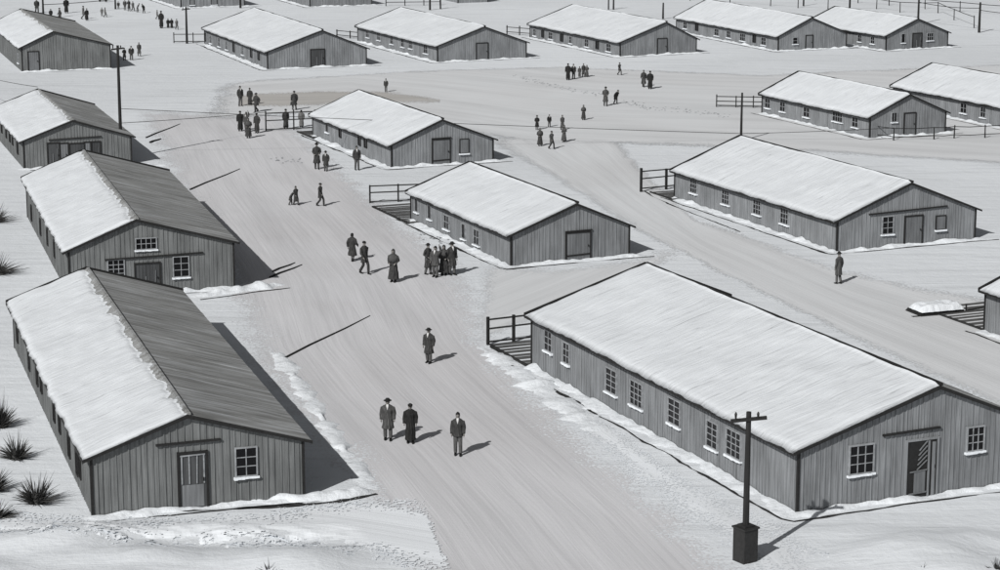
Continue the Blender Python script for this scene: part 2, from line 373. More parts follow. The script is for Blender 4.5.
def barrack(x, y, yaw, L, W, he, hr, rf, label, seed, wall='wall', snow='left', ragged=0., detail=True, sides=(), gables=(), banks=True, darkfront=.16):
    root = empty('barrack', (x, y, 0), R(yaw), label, 'barrack', GROUP)
    root.matrix_basis = Matrix.Translation((x, y, 0)) @ Matrix.Rotation(R(yaw), 4, 'Z')
    xr = W * rf; sl = (hr - he) / xr; sr = (hr - he) / (W - xr)
    def top(xx): return he + xx * sl if xx < xr else he + (W - xx) * sr
    # openings resolved to wall coordinates
    S, Gb = [], []
    for it in sides:
        px, py, w, h, c, r = it[:6]; p = pxside(root, px, py); z = min(max(p.z, h / 2 + .35), he - h / 2 - .22)
        if .3 < p.y < L - .3: S.append((p.y, z, w, h, c, r))
    for it in gables:
        k, px, py, w, h = it[:5]; p = pxgable(root, px, py); z = p.z if k not in ('door', 'open', 'bardoor', 'darkdoor', 'barn') else h / 2 + .03
        Gb.append((k, p.x, z, w, h) + tuple(it[5:]))
    # walls: solid pentagonal shell, with uneven battens on the two faces
    bm = bmesh.new()
    prof = [(0, 0), (W, 0), (W, he), (xr, hr), (0, he)]
    A = [bm.verts.new((a, 0, c - (.10 if c < .01 else .02))) for a, c in prof]; B = [bm.verts.new((a, L, c - (.10 if c < .01 else .02))) for a, c in prof]
    bm.faces.new(A); bm.faces.new(B[::-1])
    for i in range(5): bm.faces.new((A[i], B[i], B[(i + 1) % 5], A[(i + 1) % 5]))
    rng = random.Random(seed)
    def blocked(a, items):
        return [(z - h / 2 - .16, z + h / 2 + .1) for (s, z, w, h) in items if abs(a - s) < w / 2 + .1]
    def battens(lo, hi, tp, items, mk):
        a = lo + .2
        while a < hi - .1:
            w = rng.uniform(.022, .05); dpt = rng.uniform(.018, .034); T = tp(a) - .06; cuts = sorted(blocked(a, items)); z = 0
            for c0, c1 in cuts:
                if c0 - z > .08: mk(a, w, dpt, z, c0)
                z = max(z, c1)
            if T - z > .08: mk(a, w, dpt, z, T)
            a += rng.uniform(.17, .29) * (1 if detail else 2)
    battens(0, W, top, [(g[1], g[2], g[3], g[4]) for g in Gb if g[0] != 'lintel'], lambda a, w, d, z0, z1: box(bm, a - w / 2, -d, z0, a + w / 2, .01, z1))
    battens(0, L, lambda a: he, [(g[0], g[1], g[2], g[3]) for g in S], lambda a, w, d, z0, z1: box(bm, -d, a - w / 2, z0, .01, a + w / 2, z1))
    obj('wall', bm, wall, root)
    # corner boards
    for cx, cy in ((0, 0), (W, 0), (0, L), (W, L)):
        c = bmesh.new(); ex = -.045 if cx == 0 else W - .055; ey = -.045 if cy == 0 else L - .055
        box(c, ex, ey, -.05, ex + .10, ey + .10, he - .02); obj('corner_board', c, 'trim', root)
    # roof boards: two slopes
    for side in (0, 1):
        r = bmesh.new(); th = .05
        if side == 0: p0, p1 = (-OV, he - OV * sl), (xr, hr)
        else: p0, p1 = (W + OV, he - OV * sr), (xr, hr)
        n = 1 if side == 0 else max(6, int(L / .6))
        for k in range(n):      # sheets laid up the slope, each lapping the next by its own height
            ya = -OG + (L + 2 * OG) * k / n; yb = -OG + (L + 2 * OG) * (k + 1) / n; lift = .0 if n == 1 else rng.uniform(0, .022)
            q = [(p0[0], ya, p0[1] + lift), (p1[0], ya, p1[1] + lift), (p1[0], yb, p1[1] + lift), (p0[0], yb, p0[1] + lift)]
            v_ = [r.verts.new(t) for t in q] + [r.verts.new((t[0], t[1], t[2] - th - lift)) for t in q]
            for f in ((0, 1, 2, 3), (7, 6, 5, 4), (0, 4, 5, 1), (1, 5, 6, 2), (2, 6, 7, 3), (3, 7, 4, 0)): r.faces.new([v_[i] for i in f])
        o = obj('roof', r, 'roof' if side or ragged else 'trim', root)
    # bargeboards at both gables
    for yy in (-OG - .04, L + OG):
        for side in (0, 1):
            g = bmesh.new(); w = .12
            p0 = (-OV - .03, he - (OV + .03) * sl) if side == 0 else (W + OV + .03, he - (OV + .03) * sr)
            up = .02 if yy < 0 else .11; q = [(p0[0], p0[1] + up), (xr, hr + up), (xr, hr - w), (p0[0], p0[1] - w + .03)]
            a = [g.verts.new((c[0], yy, c[1])) for c in q]; b_ = [g.verts.new((c[0], yy + .04, c[1])) for c in q]
            g.faces.new(a); g.faces.new(b_[::-1])
            for i in range(4): g.faces.new((a[i], b_[i], b_[(i + 1) % 4], a[(i + 1) % 4]))
            obj('bargeboard', g, 'trim', root)
    # ridge capping
    g = bmesh.new(); bar(g, (xr + .07, -OG, hr + (.03 if ragged else .05)), (xr + .07, L + OG, hr + (.03 if ragged else .05)), .12, .07 if ragged else .11); obj('ridge_cap', g, 'trim' if not ragged else 'roof', root)
    # eave boards
    g = bmesh.new(); box(g, -OV - .03, -OG, he - OV * sl - .12, -OV, L + OG, he - OV * sl - .01); obj('eave_board', g, 'trim', root)
    roof_snow(root, L, W, he, hr, rf, seed * 3.7, 'left', ragged, step=(.13 if ragged else .22) if detail else .45)
    if snow == 'both': roof_snow(root, L, W, he, hr, rf, seed * 5.1, 'right', 0, .07, step=.3 if detail else .6)
    for s, z, w, h, c, r in S: window(root, 'side', s, z, w, h, c, r, c > 0) if c > 0 else window(root, 'side', s, z, w, h, 1, 1, False)
    for g_ in Gb:
        k, s, z, w, h = g_[:5]
        if k == 'win': window(root, 'gable', s, z, w, h, g_[5], g_[6])
        elif k == 'board':
            f = window(root, 'gable', s, z, w, h, 1, 1, False); q = bmesh.new(); box(q, s - w / 2, -.05, z - h / 2, s + w / 2, -.031, z + h / 2); obj('shutter', q, 'door', f)
            q = bmesh.new(); box(q, s - w / 2 - .08, -.15, z - h / 2 - .12, s + w / 2 + .08, 0, z - h / 2 - .03); obj('sill', q, 'sill', f)
        elif k == 'lintel':
            q = bmesh.new(); bar(q, (s - w / 2, -.06, z - h / 2), (s + w / 2, -.06, z + h / 2), .10, .07); obj('lintel_beam', q, 'trim', root)
        else: door(root, k, s, z, w, h)
    if banks:
        Mx = root.matrix_basis
        def Wd(a, c): return (Mx @ Vector((a, c, 0)))
        bank([Wd(-.02, L + .2), Wd(-.02, -.1)][::-1] if False else [Wd(-.03, L), Wd(-.03, -.02)], .62, .26, seed=seed, one_sided=True)if False else None
        # path order: the wall lies to the left of the walking direction, drift falls to the right
        if not ragged: bank([Wd(-.04, -.35), Wd(-.04, L + .3)][::-1], (.6 if seed == 1 else .45), .12, seed=seed, one_sided=True)
        bank([Wd(-.5, -.04), Wd(W + .9, -.04)], .36, .15, seed=seed + 50, one_sided=True)
        darkline(([] if ragged else [Wd(-.85, L + .3), Wd(-.85, -.3), Wd(-.6, -.75)]) + [Wd(.3, -.72), Wd(W * .5, -.62), Wd(W + 1.2, -.66)], darkfront, seed)
    return root
def door(root, k, s, z, w, h):
    f = bmesh.new(); t = .08
    box(f, s - w / 2 - t, -.08, .02, s - w / 2, 0, h + .03); box(f, s + w / 2, -.08, .02, s + w / 2 + t, 0, h + .03); box(f, s - w / 2 - t, -.08, h + .03, s + w / 2 + t, 0, h + .03 + t)
    fr = obj('door_frame', f, 'trim' if k != 'open' else 'door_pale', root)
    p = bmesh.new(); mat = {'door': 'door', 'barn': 'door', 'darkdoor': 'door_dark', 'bardoor': 'door_dark', 'open': 'trim'}[k]
    box(p, s - w / 2, -.045, .02, s + w / 2, .0, h + .03)
    n = max(3, int(w / .17))
    if k in ('door', 'barn', 'darkdoor'):
        for i in range(1, n):
            a = s - w / 2 + w * i / n; box(p, a - .012, -.06, .05, a + .012, -.045, h)
    d = obj('door', p, mat, root)
    hn = bmesh.new(); box(hn, s + w / 2 - .12, -.10, .95 * h / 1.9, s + w / 2 - .08, -.055, 1.08 * h / 1.9); obj('handle', hn, 'iron', d)
    if k == 'barn':
        q = bmesh.new(); bar(q, (s - w / 2 - .1, -.075, h + .16), (s + w / 2 + .12, -.075, h + .17), .07, .06); obj('track_rail', q, 'trim', root)
        q = bmesh.new(); bar(q, (s - w / 2 + .02, -.065, .3), (s + w / 2 - .02, -.065, .34), .03, .08); obj('cross_brace', q, 'trim', d)
    if k == 'bardoor':
        q = bmesh.new()
        for i in range(4): a = s - w / 2 + .08 + (w - .16) * i / 3; bar(q, (a, -.065, h * .46), (a + (.03 if i == 2 else 0), -.065, h), .045, .03)
        bar(q, (s - w / 2 + .03, -.07, h - .03), (s + w / 2 - .03, -.07, h - .01), .03, .05); obj('glazing_bar', q, 'frame', d)
        q = bmesh.new(); box(q, s - w / 2 + .08, -.066, .06, s + w / 2 - .1, -.046, h * .44); obj('lower_panel', q, 'door', d)
    if k == 'darkdoor':
        q = bmesh.new(); bar(q, (s - w * .08, -.07, .1), (s - w * .08, -.07, h * .6), .05, .03); bar(q, (s + w * .3, -.07, .1), (s + w * .34, -.07, h * .8), .04, .03); obj('brace', q, 'door', d)
    if k == 'open':
        q = bmesh.new(); x0 = s - w / 2
        for i in range(5):
            bar(q, (x0 + .33 * w + .02 * i, -.07, h * (.50 + .085 * i)), (x0 + .66 * w, -.07, min(h * (.66 + .085 * i), h)), .04, .03)
        obj('broken_slat', q, 'door', d)
        q = bmesh.new(); bar(q, (x0 + .1 * w, -.075, h * .47), (x0 + .68 * w, -.075, h * .49), .03, .05); bar(q, (x0 + .08 * w, -.075, .17), (x0 + .68 * w, -.075, .2), .03, .05)
        box(q, x0 + .25 * w, -.07, .2, x0 + .62 * w, -.048, h * .47); obj('lower_panel', q, 'door', d)
        q = bmesh.new(); box(q, x0 + .70 * w, -.09, .02, x0 + .75 * w, -.045, h); box(q, x0 + .84 * w, -.10, .02, x0 + .93 * w, -.045, h * .97); obj('inner_jamb', q, 'door_pale', d)

W6 = .62
B1 = barrack(10.46, 76.05, 22.87, 23.27, 9.83, 2.38, 4.12, .575, 'largest barrack, right foreground, snowy roof and broken half-open gable door', 1,
    sides=[(549, 341, .75, .85, 2, 3), (567, 353, .6, .85, 2, 3), (612, 381, .95, .95, 2, 4), (637, 394, 1.05, .95, 3, 4), (675, 412, .95, .95, 2, 4), (713, 435, .8, .95, 2, 4), (734.5, 444, 1.05, .95, 3, 4)],
    gables=[('win', 861, 459, .95, 1.0, 3, 3), ('open', 921, 464, 1.25, 2.1), ('win', 975, 438.5, .68, .85, 3, 3), ('lintel', 911, 431, 2.4, .05)])
B2 = barrack(-14.28, 75.66, 17.68, 26.38, 7.57, 2.23, 3.47, .45, 'left foreground barrack with half-bare roof, glazed door and spiky shrubs alongside', 2, wall='wall_dark', ragged=1.,
    sides=[(18, 334, .45, .7, 0, 0), (30, 361, .45, .75, 0, 0), (38, 376, .45, .75, 0, 0), (42, 383, .45, .75, 0, 0), (55, 411, .45, .8, 0, 0), (60.5, 422, .45, .8, 0, 0), (70, 446, .5, .8, 0, 0), (78, 463, .45, .85, 0, 0), (81, 466, .45, .85, 0, 0)],
    gables=[('bardoor', 193, 481, .95, 1.98), ('win', 246, 461.5, .72, 1.0, 2, 3), ('lintel', 188, 442, 2.3, .03)])
B3 = barrack(-21.75, 111.5, 16.65, 23.72, 8.39, 2.49, 3.89, .41, 'left barrack with half-bare roof and a small attic window above its dark door', 3, wall='wall_dark', ragged=1.,
    sides=[(24.5, 205, .5, .8, 0, 0), (32, 213, .5, .85, 0, 0), (41, 227, .5, .85, 0, 0), (48, 237, .5, .85, 0, 0), (55, 249, .5, .85, 0, 0)],
    gables=[('win', 146, 243.5, 1.0, .52, 4, 2), ('win', 116, 269, .78, .9, 3, 4), ('darkdoor', 147.5, 272, 1.2, 1.5), ('win', 181, 266.5, .75, 1.0, 2, 3), ('lintel', 154, 256, 5.0, .1)])
B4 = barrack(-32.52, 152.52, 18.93, 17.38, 7.36, 2.0, 3.25, .46, 'left barrack with several dark doorways in its gable, behind the tall utility pole', 4, wall='wall_dark', ragged=.9,
    sides=[(2, 123, .55, .9, 0, 0), (6.5, 128, .55, .9, 0, 0), (10, 132, .55, .9, 0, 0), (13, 137, .55, .9, 0, 0), (18, 147, .6, .9, 0, 0)],
    gables=[('darkdoor', 53.5, 150, .75, 1.65), ('door', 64, 150, .5, 1.6), ('darkdoor', 77, 148, .95, 1.55), ('door', 88, 148, .4, 1.6), ('darkdoor', 95.5, 146, .6, 1.6), ('lintel', 75, 138, 3.6, .08)])
B5 = barrack(-44.47, 209.63, 18.76, 23.79, 8.21, 2.35, 3.7, .36, 'barrack in the top left corner with bare grey right roof slope', 5, wall='wall_dark', ragged=.9,
    sides=[(18.5, 58, .65, .8, 1, 2)], gables=[('door', 33.5, 58, .9, 1.8)])
B6 = barrack(-21.84, 211.61, 21.06, 24.59, 9.74, 1.71, 3.52, .55, 'snowy barrack at the top just right of the street, above the mud patch', 6,
    sides=[(205.5, 37, .6, .75, 0, 0), (211, 39, .8, .75, 2, 2), (219.5, 42, .8, .8, 2, 2), (227, 45, .7, .8, 2, 2), (234, 47, .6, .85, 0, 0), (243, 50, .7, .8, 2, 2), (251.5, 52.5, .6, .85, 0, 0), (259, 55, .6, .85, 0, 0)],
    gables=[('darkdoor', 317.5, 57, 1.3, 1.65)])
B7 = barrack(-6.03, 217.62, 23.92, 22.05, 9.42, 1.62, 3.28, .52, 'snowy barrack at top centre with six small windows and plain grey door', 7,
    sides=[(368, 33.5, .8, .7, 2, 2), (379, 36, .8, .7, 2, 2), (392, 40, .8, .7, 2, 2), (403, 42.5, .8, .75, 2, 2), (411, 44.5, .9, .7, 3, 2), (426, 49, 1.0, .75, 2, 2)],
    gables=[('door', 482, 50.5, 1.15, 1.6)])
B8 = barrack(11.85, 222.4, 24.62, 20.74, 8.59, 1.5, 3.25, .59, 'snowy barrack at top right of centre above the scattered walkers', 8,
    sides=[(535, 33, .6, .65, 2, 2), (543, 34, .5, .65, 0, 0), (551, 36, .9, .65, 2, 2), (562, 38.5, .6, .65, 0, 0), (571, 41, .6, .65, 2, 2), (587, 43.5, .8, .7, 2, 2), (597.5, 45.5, .6, .7, 0, 0), (609, 48, .9, .7, 2, 2)],
    gables=[('door', 662, 46, 1.0, 1.55)])
B9 = barrack(28.07, 227.64, 22.82, 22.4, 7.96, 1.57, 3.27, .47, 'snowy barrack at top right whose gable overlaps the corner barrack roof', 9,
    sides=[(685.5, 25, .8, .65, 2, 2), (697, 27, .6, .65, 0, 0), (717, 32, .9, .65, 2, 2), (729, 34, .8, .65, 2, 2), (743, 37, 1.1, .7, 3, 2), (754.5, 38.5, .55, .7, 0, 0), (764, 41, .9, .7, 2, 2)],
    gables=[('win', 795, 40.5, .5, .6, 1, 2), ('door', 809, 43, .75, 1.4)])
B10 = barrack(39.0, 227.96, 26.1, 14.6, 7.65, 1.61, 3.11, .49, 'short barrack in the top right corner, dark door between two small windows', 10, snow='both',
    sides=[(860, 38, .6, .65, 2, 2), (873, 40, .6, .65, 2, 2)],
    gables=[('win', 903, 38, .4, .85, 1, 1), ('darkdoor', 917, 40.5, 1.05, 1.55), ('win', 930, 36.5, .75, .7, 3, 2)])
B11 = barrack(-7.43, 153.11, 23.17, 16.95, 7.56, 1.65, 3.17, .49, 'small snowy barrack by the mud patch, dark shuttered window right of its door', 11,
    sides=[(327.5, 126, .6, .7, 1, 1), (340.5, 132, .45, .7, 0, 0), (360, 140, .5, .7, 0, 0), (366, 142, .5, .7, 0, 0)],
    gables=[('barn', 441, 149.5, 1.25, 1.7), ('board', 464, 146, .62, .95)])
B12 = barrack(.6, 119.52, 23.1, 15.15, 7.1, 1.79, 3.2, .54, 'small snowy barrack in the centre with huddled people at its corner', 12,
    sides=[(417, 205, .5, .75, 1, 1), (430, 212, .5, .75, 1, 1), (447, 222, .75, .75, 2, 2), (464, 231, .5, .8, 1, 1), (477, 237, .75, .8, 2, 2)],
    gables=[('barn', 578, 243, 1.4, 1.5)])
B13 = barrack(18.79, 123.57, 23.48, 19.33, 9.22, 1.83, 3.61, .51, 'right barrack with a dark board across its gable and lone figure at its corner', 13,
    sides=[(694, 186, .85, .8, 3, 3), (726, 197, .85, .8, 3, 3), (757.5, 207, .85, .8, 3, 3), (785, 216, .85, .85, 3, 3)],
    gables=[('win', 887.5, 225, .68, .95, 2, 3), ('door', 913, 233, 1.1, 1.6), ('board', 940.5, 222.5, .6, .75), ('lintel', 908, 210, 5.2, .12)])
B14 = barrack(27.59, 167.05, 24.65, 15.43, 6.81, 1.68, 3.15, .5, 'upper right snowy barrack with a wire fence in front of its gable', 14, snow='both',
    sides=[(768, 103, .75, .7, 2, 2), (783, 106.5, .75, .7, 2, 2), (807, 112, .85, .7, 2, 2), (838, 116.5, 1.3, .7, 4, 2), (855.5, 122, .75, .7, 2, 2)],
    gables=[('win', 894, 117, .42, .65, 2, 1), ('door', 909.5, 124, .95, 1.65)])
# cropped by the frame
def from_far(px, py, yaw, L): # near corner from the far-left ground corner
    p = G(px, py); a = R(yaw); return p.x + math.sin(a) * L, p.y - math.cos(a) * L
x, y = from_far(893, 105, 24.6, 19); B15 = barrack(x, y, 24.6, 19, 7.6, 1.7, 3.25, .5, 'snowy barrack cut off by the upper right edge, behind the fenced one', 15,
    sides=[(964, 108, .75, .7, 2, 2), (983.5, 112, .6, .75, 2, 2)])
x, y = from_far(984, 331, 23.5, 15); B16 = barrack(x, y, 23.5, 15, 7.2, 2.1, 3.5, .5, 'barrack whose corner only just shows at the right edge beside a plank deck', 16)
p = G(310, 7); B17 = barrack(p.x, p.y, 22, 16, 8, 1.9, 3.3, .5, 'distant barrack cropped by the top edge, behind the two top left-centre barracks', 17, detail=False)
p = G(181, 8); B18 = barrack(p.x, p.y, 22, 20, 8, 1.9, 3.3, .5, 'distant barrack cropped by the top edge, above the small fence and pole', 18, detail=False,
    sides=[(160, 2, .7, .7, 1, 1)], gables=[('board', 192, 2, .5, .6), ('board', 214, 1, .7, .8)])
p = G(458, 3); B19 = barrack(p.x, p.y, 22, 8, 4, 1.9, 2.9, .5, 'tiny distant hut at the top edge above the centre barrack', 19, detail=False, banks=False)

# loose drifts and edges
def GP(*pts): return [G(*p) for p in pts]
bank(GP((372, 491), (345, 452), (318, 412), (298, 382), (276, 352)), .8, .12, seed=71)
bank(GP((240, 500), (300, 500), (345, 496), (372, 490)), .8, .28, seed=72)
bank(GP((190, 297), (235, 291), (285, 284)), 1.0, .30, seed=73)
bank(GP((134, 166), (170, 165)), .8, .2, seed=74)
bank(GP((480, 346), (530, 380), (600, 432)), 1.3, .14, seed=75)
darkline(GP((200, 300), (245, 294), (290, 288)), .16, 76); darkline(GP((180, 511), (270, 508), (340, 502), (376, 494)), .30, 77)
darkline(GP((490, 347), (531, 369)), .12, 78); darkline(GP((640, 190), (668, 204), (740, 232)), .12, 79)

# ------------------------------------------------------------------ fences, decks, poles, wires
def rail_fence(p0, p1, posts, h, rails, label, group='short rail fences behind the barracks', ext=0, w=.09, snowy=False):
    a, b_ = G(*p0), G(*p1); d = (b_ - a); L = d.length; d.normalize(); L += ext
    root = empty('rail_fence', a, math.atan2(d.y, d.x), label, 'fence', group)
    for s in posts:
        b2 = bmesh.new(); hh = h * random.uniform(.94, 1.08); box(b2, s * L - w / 2, -w / 2, -.1, s * L + w / 2, w / 2, hh); obj('post', b2, 'post', root)
        if snowy: b2 = bmesh.new(); tube(b2, [(s * L, 0, hh), (s * L, 0, hh + .06)], [.08, .05]); obj('snow_cap', b2, 'bank', root)
    for r in rails:
        b2 = bmesh.new(); bar(b2, (-.05, -.06, h * r + random.uniform(-.03, .03)), (L, -.06, h * r + random.uniform(-.03, .03)), .04, .075); obj('rail', b2, 'rail', root)
        if snowy: b2 = bmesh.new(); bar(b2, (0, -.06, h * r + .06), (L, -.06, h * r + .06), .07, .05); obj('rail_snow', b2, 'bank', root)
    return root
rail_fence((488, 345), (531, 340), (0, .28, .62, 1), 1.35, (.12, .6, .92), 'dark rail fence behind the large right foreground barrack', ext=2.5, w=.12)
rail_fence((370, 203), (406, 201.5), (0, .42, .8, 1), 1.2, (.1, .55, .9), 'dark rail fence at the left end of the central small barrack', ext=2)
rail_fence((641, 192), (671, 189), (0, .45, 1), 1.45, (.18, .62, .92), 'dark rail fence at the left end of the barrack with the lone figure', ext=2, w=.13)
rail_fence((266, 131), (313, 129), (0, .42, .74, 1), 1.5, (.1, .55, .92), 'dark three-rail fence with people at it, left of the mud-patch barrack', ext=1.5)
rail_fence((174, 43), (203, 43), (0, .5, 1), 1.1, (.15, .85), 'small dark rail fence at the foot of the distant pole, top left', ext=1)
rail_fence((507, 34), (530, 36), (0, .42, 1), .95, (.3, .85), 'tiny rail fence between two top centre barracks', ext=1)
rail_fence((716.5, 107), (760, 108), (0, .35, .66, 1), 1.0, (.15, .5, .9), 'low rail fence left of the fenced upper right barrack', ext=1)
rail_fence((337, 37), (357, 39), (0, .5, 1), .8, (.3, .9), 'tiny rail fence between the two barracks left of top centre', ext=1)
rail_fence((386, 6), (440, 5), (0, .35, .7, 1), .9, (.5, .95), 'tiny distant rail fence at the top edge beside the twin poles', w=.1)
# low pile of boards under snow
p = G(921, 317); q = G(966, 313); d_ = q - p; pile = empty('board_pile', p, math.atan2(d_.y, d_.x), 'low pile of boards under pale snow by the hut corner at the right edge', 'board pile')
b2 = bmesh.new(); LL = d_.length
for k in range(4): box(b2, .02 * k, .05 * k, .05 * k, LL - .03 * k, 1.5 - .04 * k, .05 * k + .042)
obj('boards', b2, 'rail', pile)
vs, fs = [], []
for j_ in range(15):
    for i_ in range(25):
        u, v = i_ / 24, j_ / 14; e = (1 - abs(2 * u - 1) ** 7) * (1 - abs(2 * v - 1) ** 5); vs.append((u * (LL - .1) + .05 + .06 * nz(j_ * .6, 3), v * 1.35 + .05 * nz(i_ * .6, 8), .2 + max(0, e) ** .6 * (.42 + .16 * nz(u * 5, v * 3, 2) + .06 * nz(u * 14, v * 9)) * .7))
for j_ in range(14):
    for i_ in range(24): fs.append((j_ * 25 + i_, j_ * 25 + i_ + 1, (j_ + 1) * 25 + i_ + 1, (j_ + 1) * 25 + i_))
sheet('snow_cover', vs, fs, 'bank', pile, smooth=True)
rail_fence((966, 312), (984, 309), (0, .5, 1), .42, (.3,), 'short low rail by the snow-covered boards at the right edge', ext=1.5, w=.06)
darkline(GP((912, 317), (985, 310)), .3, 80)
def deck(bpx, yaw, D, W, label, z=.06):
    p = G(*bpx); root = empty('plank_deck', p, R(yaw), label, 'plank deck', 'plank decks at the far ends of barracks')
    b2 = bmesh.new(); y_ = .1
    while y_ < D:
        w = random.uniform(.14, .24); box(b2, 0, y_, 0, W, y_ + w, z + random.uniform(-.01, .02)); y_ += w + random.uniform(.28, .5)
    obj('planks', b2, 'plank', root)
    b2 = bmesh.new(); box(b2, -.05, 0, 0, .06, D, z + .03); obj('edge_beam', b2, 'rail', root)
deck((531, 369), 22.87, 4.6, 6, 'plank deck between the large right barrack and its rail fence')
deck((408, 224), 23.1, 6.2, 5, 'plank deck at the left end of the central small barrack')
deck((672, 200), 23.5, 3.0, 5, 'plank deck at the left end of the barrack with the lone figure')
deck((984, 331), 23.5, 5.0, 6, 'plank deck beside the hut corner at the right edge')
deck((314, 139), 23.2, 4.0, 4, 'plank deck behind the three-rail fence with people at it')

def wire_pole(px, py, h, label, arm=True, r=.11, arm_w=.9, base=False, top_r=None):
    p = G(px, py); root = empty('utility_pole', p, R(3), label, 'utility pole', 'utility poles carrying wires across the camp')
    b2 = bmesh.new(); tube(b2, [(0, 0, -.2), (0, 0, h * .5), (.01, 0, h)], [r, r * .85, (top_r or r * .7)], 10); obj('pole', b2, 'post', root, smooth=False)
    if arm:
        b2 = bmesh.new(); bar(b2, (-arm_w * .62, -.09, h - .28), (arm_w * .62, -.09, h - .18), .09, .11); obj('crossarm', b2, 'post', root)
        for s in (-.45, .32):
            b2 = bmesh.new(); tube(b2, [(s * arm_w, -.09, h - .2), (s * arm_w, -.09, h - .05), (s * arm_w, -.09, h + .02)], [.03, .045, .02], 8); obj('insulator', b2, 'iron', root)
    if base:
        b2 = bmesh.new(); box(b2, -.29, -.29, -.1, .29, .29, 1.14); box(b2, -.33, -.33, 1.14, .33, .33, 1.20); box(b2, -.2, -.2, 1.20, .2, .2, 1.27)
        bmesh.ops.rotate(b2, verts=[v for v in b2.verts], cent=(0, 0, 0), matrix=Matrix.Rotation(R(32), 3, 'Z')); obj('base_casing', b2, 'box', root)
        b2 = bmesh.new(); box(b2, -.3, -.03, 1.1, .42, .03, 1.15); obj('base_bracket', b2, 'iron', root)
    return p
wire_pole(745, 561, 5.1, 'thick dark pole with a boxed base in the bottom foreground', base=True, r=.12, arm_w=.95)
P2 = wire_pole(121.5, 159, 8.0, 'tall thin dark pole in front of the left barrack with several doorways', r=.13, arm_w=.7)
P3 = wire_pole(187, 43.5, 3.8, 'dark pole standing by the small rail fence at top left', r=.13, arm_w=.7)
P4 = wire_pole(741, 141, 3.6, 'dark pole rising behind the ridge of the lone-figure barrack', arm=False, r=.10)
P5 = wire_pole(918, 24, 5, 'dark pole rising behind the gable peak of the top right corner barrack', arm=False, r=.13)
P6 = wire_pole(849.5, 14, 4, 'dark pole behind the roof of the top right corner barrack', arm=False, r=.13)
P7 = wire_pole(979, 32.5, 3.3, 'short thick dark pole alone near the top right corner', arm=False, r=.15)
P8 = wire_pole(803.5, 6, 3, 'thin pole at the top edge behind the top right barracks', arm=False, r=.11)
P9 = wire_pole(430, 10, 3, 'left pole of the twin poles behind the top centre barrack', arm=False, r=.13)
P10 = wire_pole(440.5, 9, 3, 'right pole of the twin poles behind the top centre barrack', arm=False, r=.10)
P11 = wire_pole(240.5, 8, 3, 'dark pole at the top edge above the first barrack right of the street', arm=False, r=.14)
P12 = wire_pole(43.5, 19, 3.6, 'dark pole at the top left behind the corner barrack roof', arm=False, r=.13)
P13 = wire_pole(608.5, 9.5, 2.6, 'left pole of the pair above the top right of centre barrack', arm=False, r=.09)
P14 = wire_pole(613.5, 9.5, 2.6, 'right pole of the pair above the top right of centre barrack', arm=False, r=.11)
P15 = wire_pole(663, 19, 1.9, 'stubby pale post between the two top right barracks', arm=False, r=.12)
P16 = wire_pole(115.5, 9, 1.6, 'short post at the top left beside the distant crowd', arm=False, r=.12)
P17 = wire_pole(229.5, 6, 2.2, 'thick short post touching the distant barrack wall at the top edge', arm=False, r=.15)

def wire(a, b_, sag, label, r=.02):
    a, b_ = Vector(a), Vector(b_); pts = [a.lerp(b_, k / 24) - Vector((0, 0, sag * 4 * (k / 24) * (1 - k / 24))) for k in range(25)]
    bm = bmesh.new(); tube(bm, pts, [r] * 25, 5); o = obj('overhead_wire', bm, 'wire'); tag(o, label, 'wire', 'thin black wires strung over the snow'); return o
def at_h(base, py):    # height on a pole that appears at picture row py
    d = ray(500, py); return CH + d.z / d.y * base.y
z1 = at_h(P2, 108.5); z2 = at_h(P2, 123); z3 = at_h(P4, 133.5)
wire((P2.x, P2.y, z1), (P4.x, P4.y, z3), .1, 'long thin wire from the tall left pole across the centre to the ridge pole')
fp = G(266, 131); wire((P2.x, P2.y, z2), (fp.x, fp.y, 1.45), .05, 'short wire from the tall left pole to the three-rail fence')
bp = G(-40, 100); e4 = B4.matrix_basis @ Vector((3.4, 17.7, 3.45)); wire((bp.x, bp.y, 2.6), e4, .15, 'thin wire from the left edge to the ridge of the many-doorway barrack')
fq = G(893.5, 140.5); wire((P4.x, P4.y, z3), (fq.x, fq.y, .95), .05, 'thin wire from the ridge pole to the wire fence on the right')
wire((P12.x, P12.y, at_h(P12, 4.5)), (P16.x, P16.y, 1.2), .08, 'thin wire from the top left pole to the short post by the crowd', .04)
e = G(1060, 40); wire((P5.x, P5.y, at_h(P5, 2)), (P7.x, P7.y, at_h(P7, 8)), .2, 'thin wire between the two poles nearest the top right corner', .035)
wire((P7.x, P7.y, at_h(P7, 10)), (e.x, e.y, 2.6), .2, 'thin wire from the lone top right pole out of the picture', .035)

def wire_fence(pts, h, label, lines=(.95,), group='wire fences at the right', r=.05, wr=.025):
    P = GP(*pts); root = empty('wire_fence', P[0], 0, label, 'fence', group)
    for p in P:
        q = p - P[0]; b2 = bmesh.new(); tube(b2, [(q.x, q.y, -.1), (q.x + random.uniform(-.03, .03), q.y, h * random.uniform(.93, 1.1))], [r, r * .8], 6); obj('post', b2, 'post', root)
    for k in lines:
        b2 = bmesh.new()
        for a, c in zip(P, P[1:]):
            a, c = a - P[0], c - P[0]; tube(b2, [(a.x, a.y, h * k), ((a.x + c.x) / 2, (a.y + c.y) / 2, h * k - .05), (c.x, c.y, h * k)], [wr] * 3, 5)
        obj('wire', b2, 'wire', root)
wire_fence([(862, 135), (893.5, 140.5), (934, 139.5), (954, 138.5), (985, 138), (1040, 134)], .95, 'wire fence on thin posts in front of the upper right barrack', (.3, .95), r=.055, wr=.03)
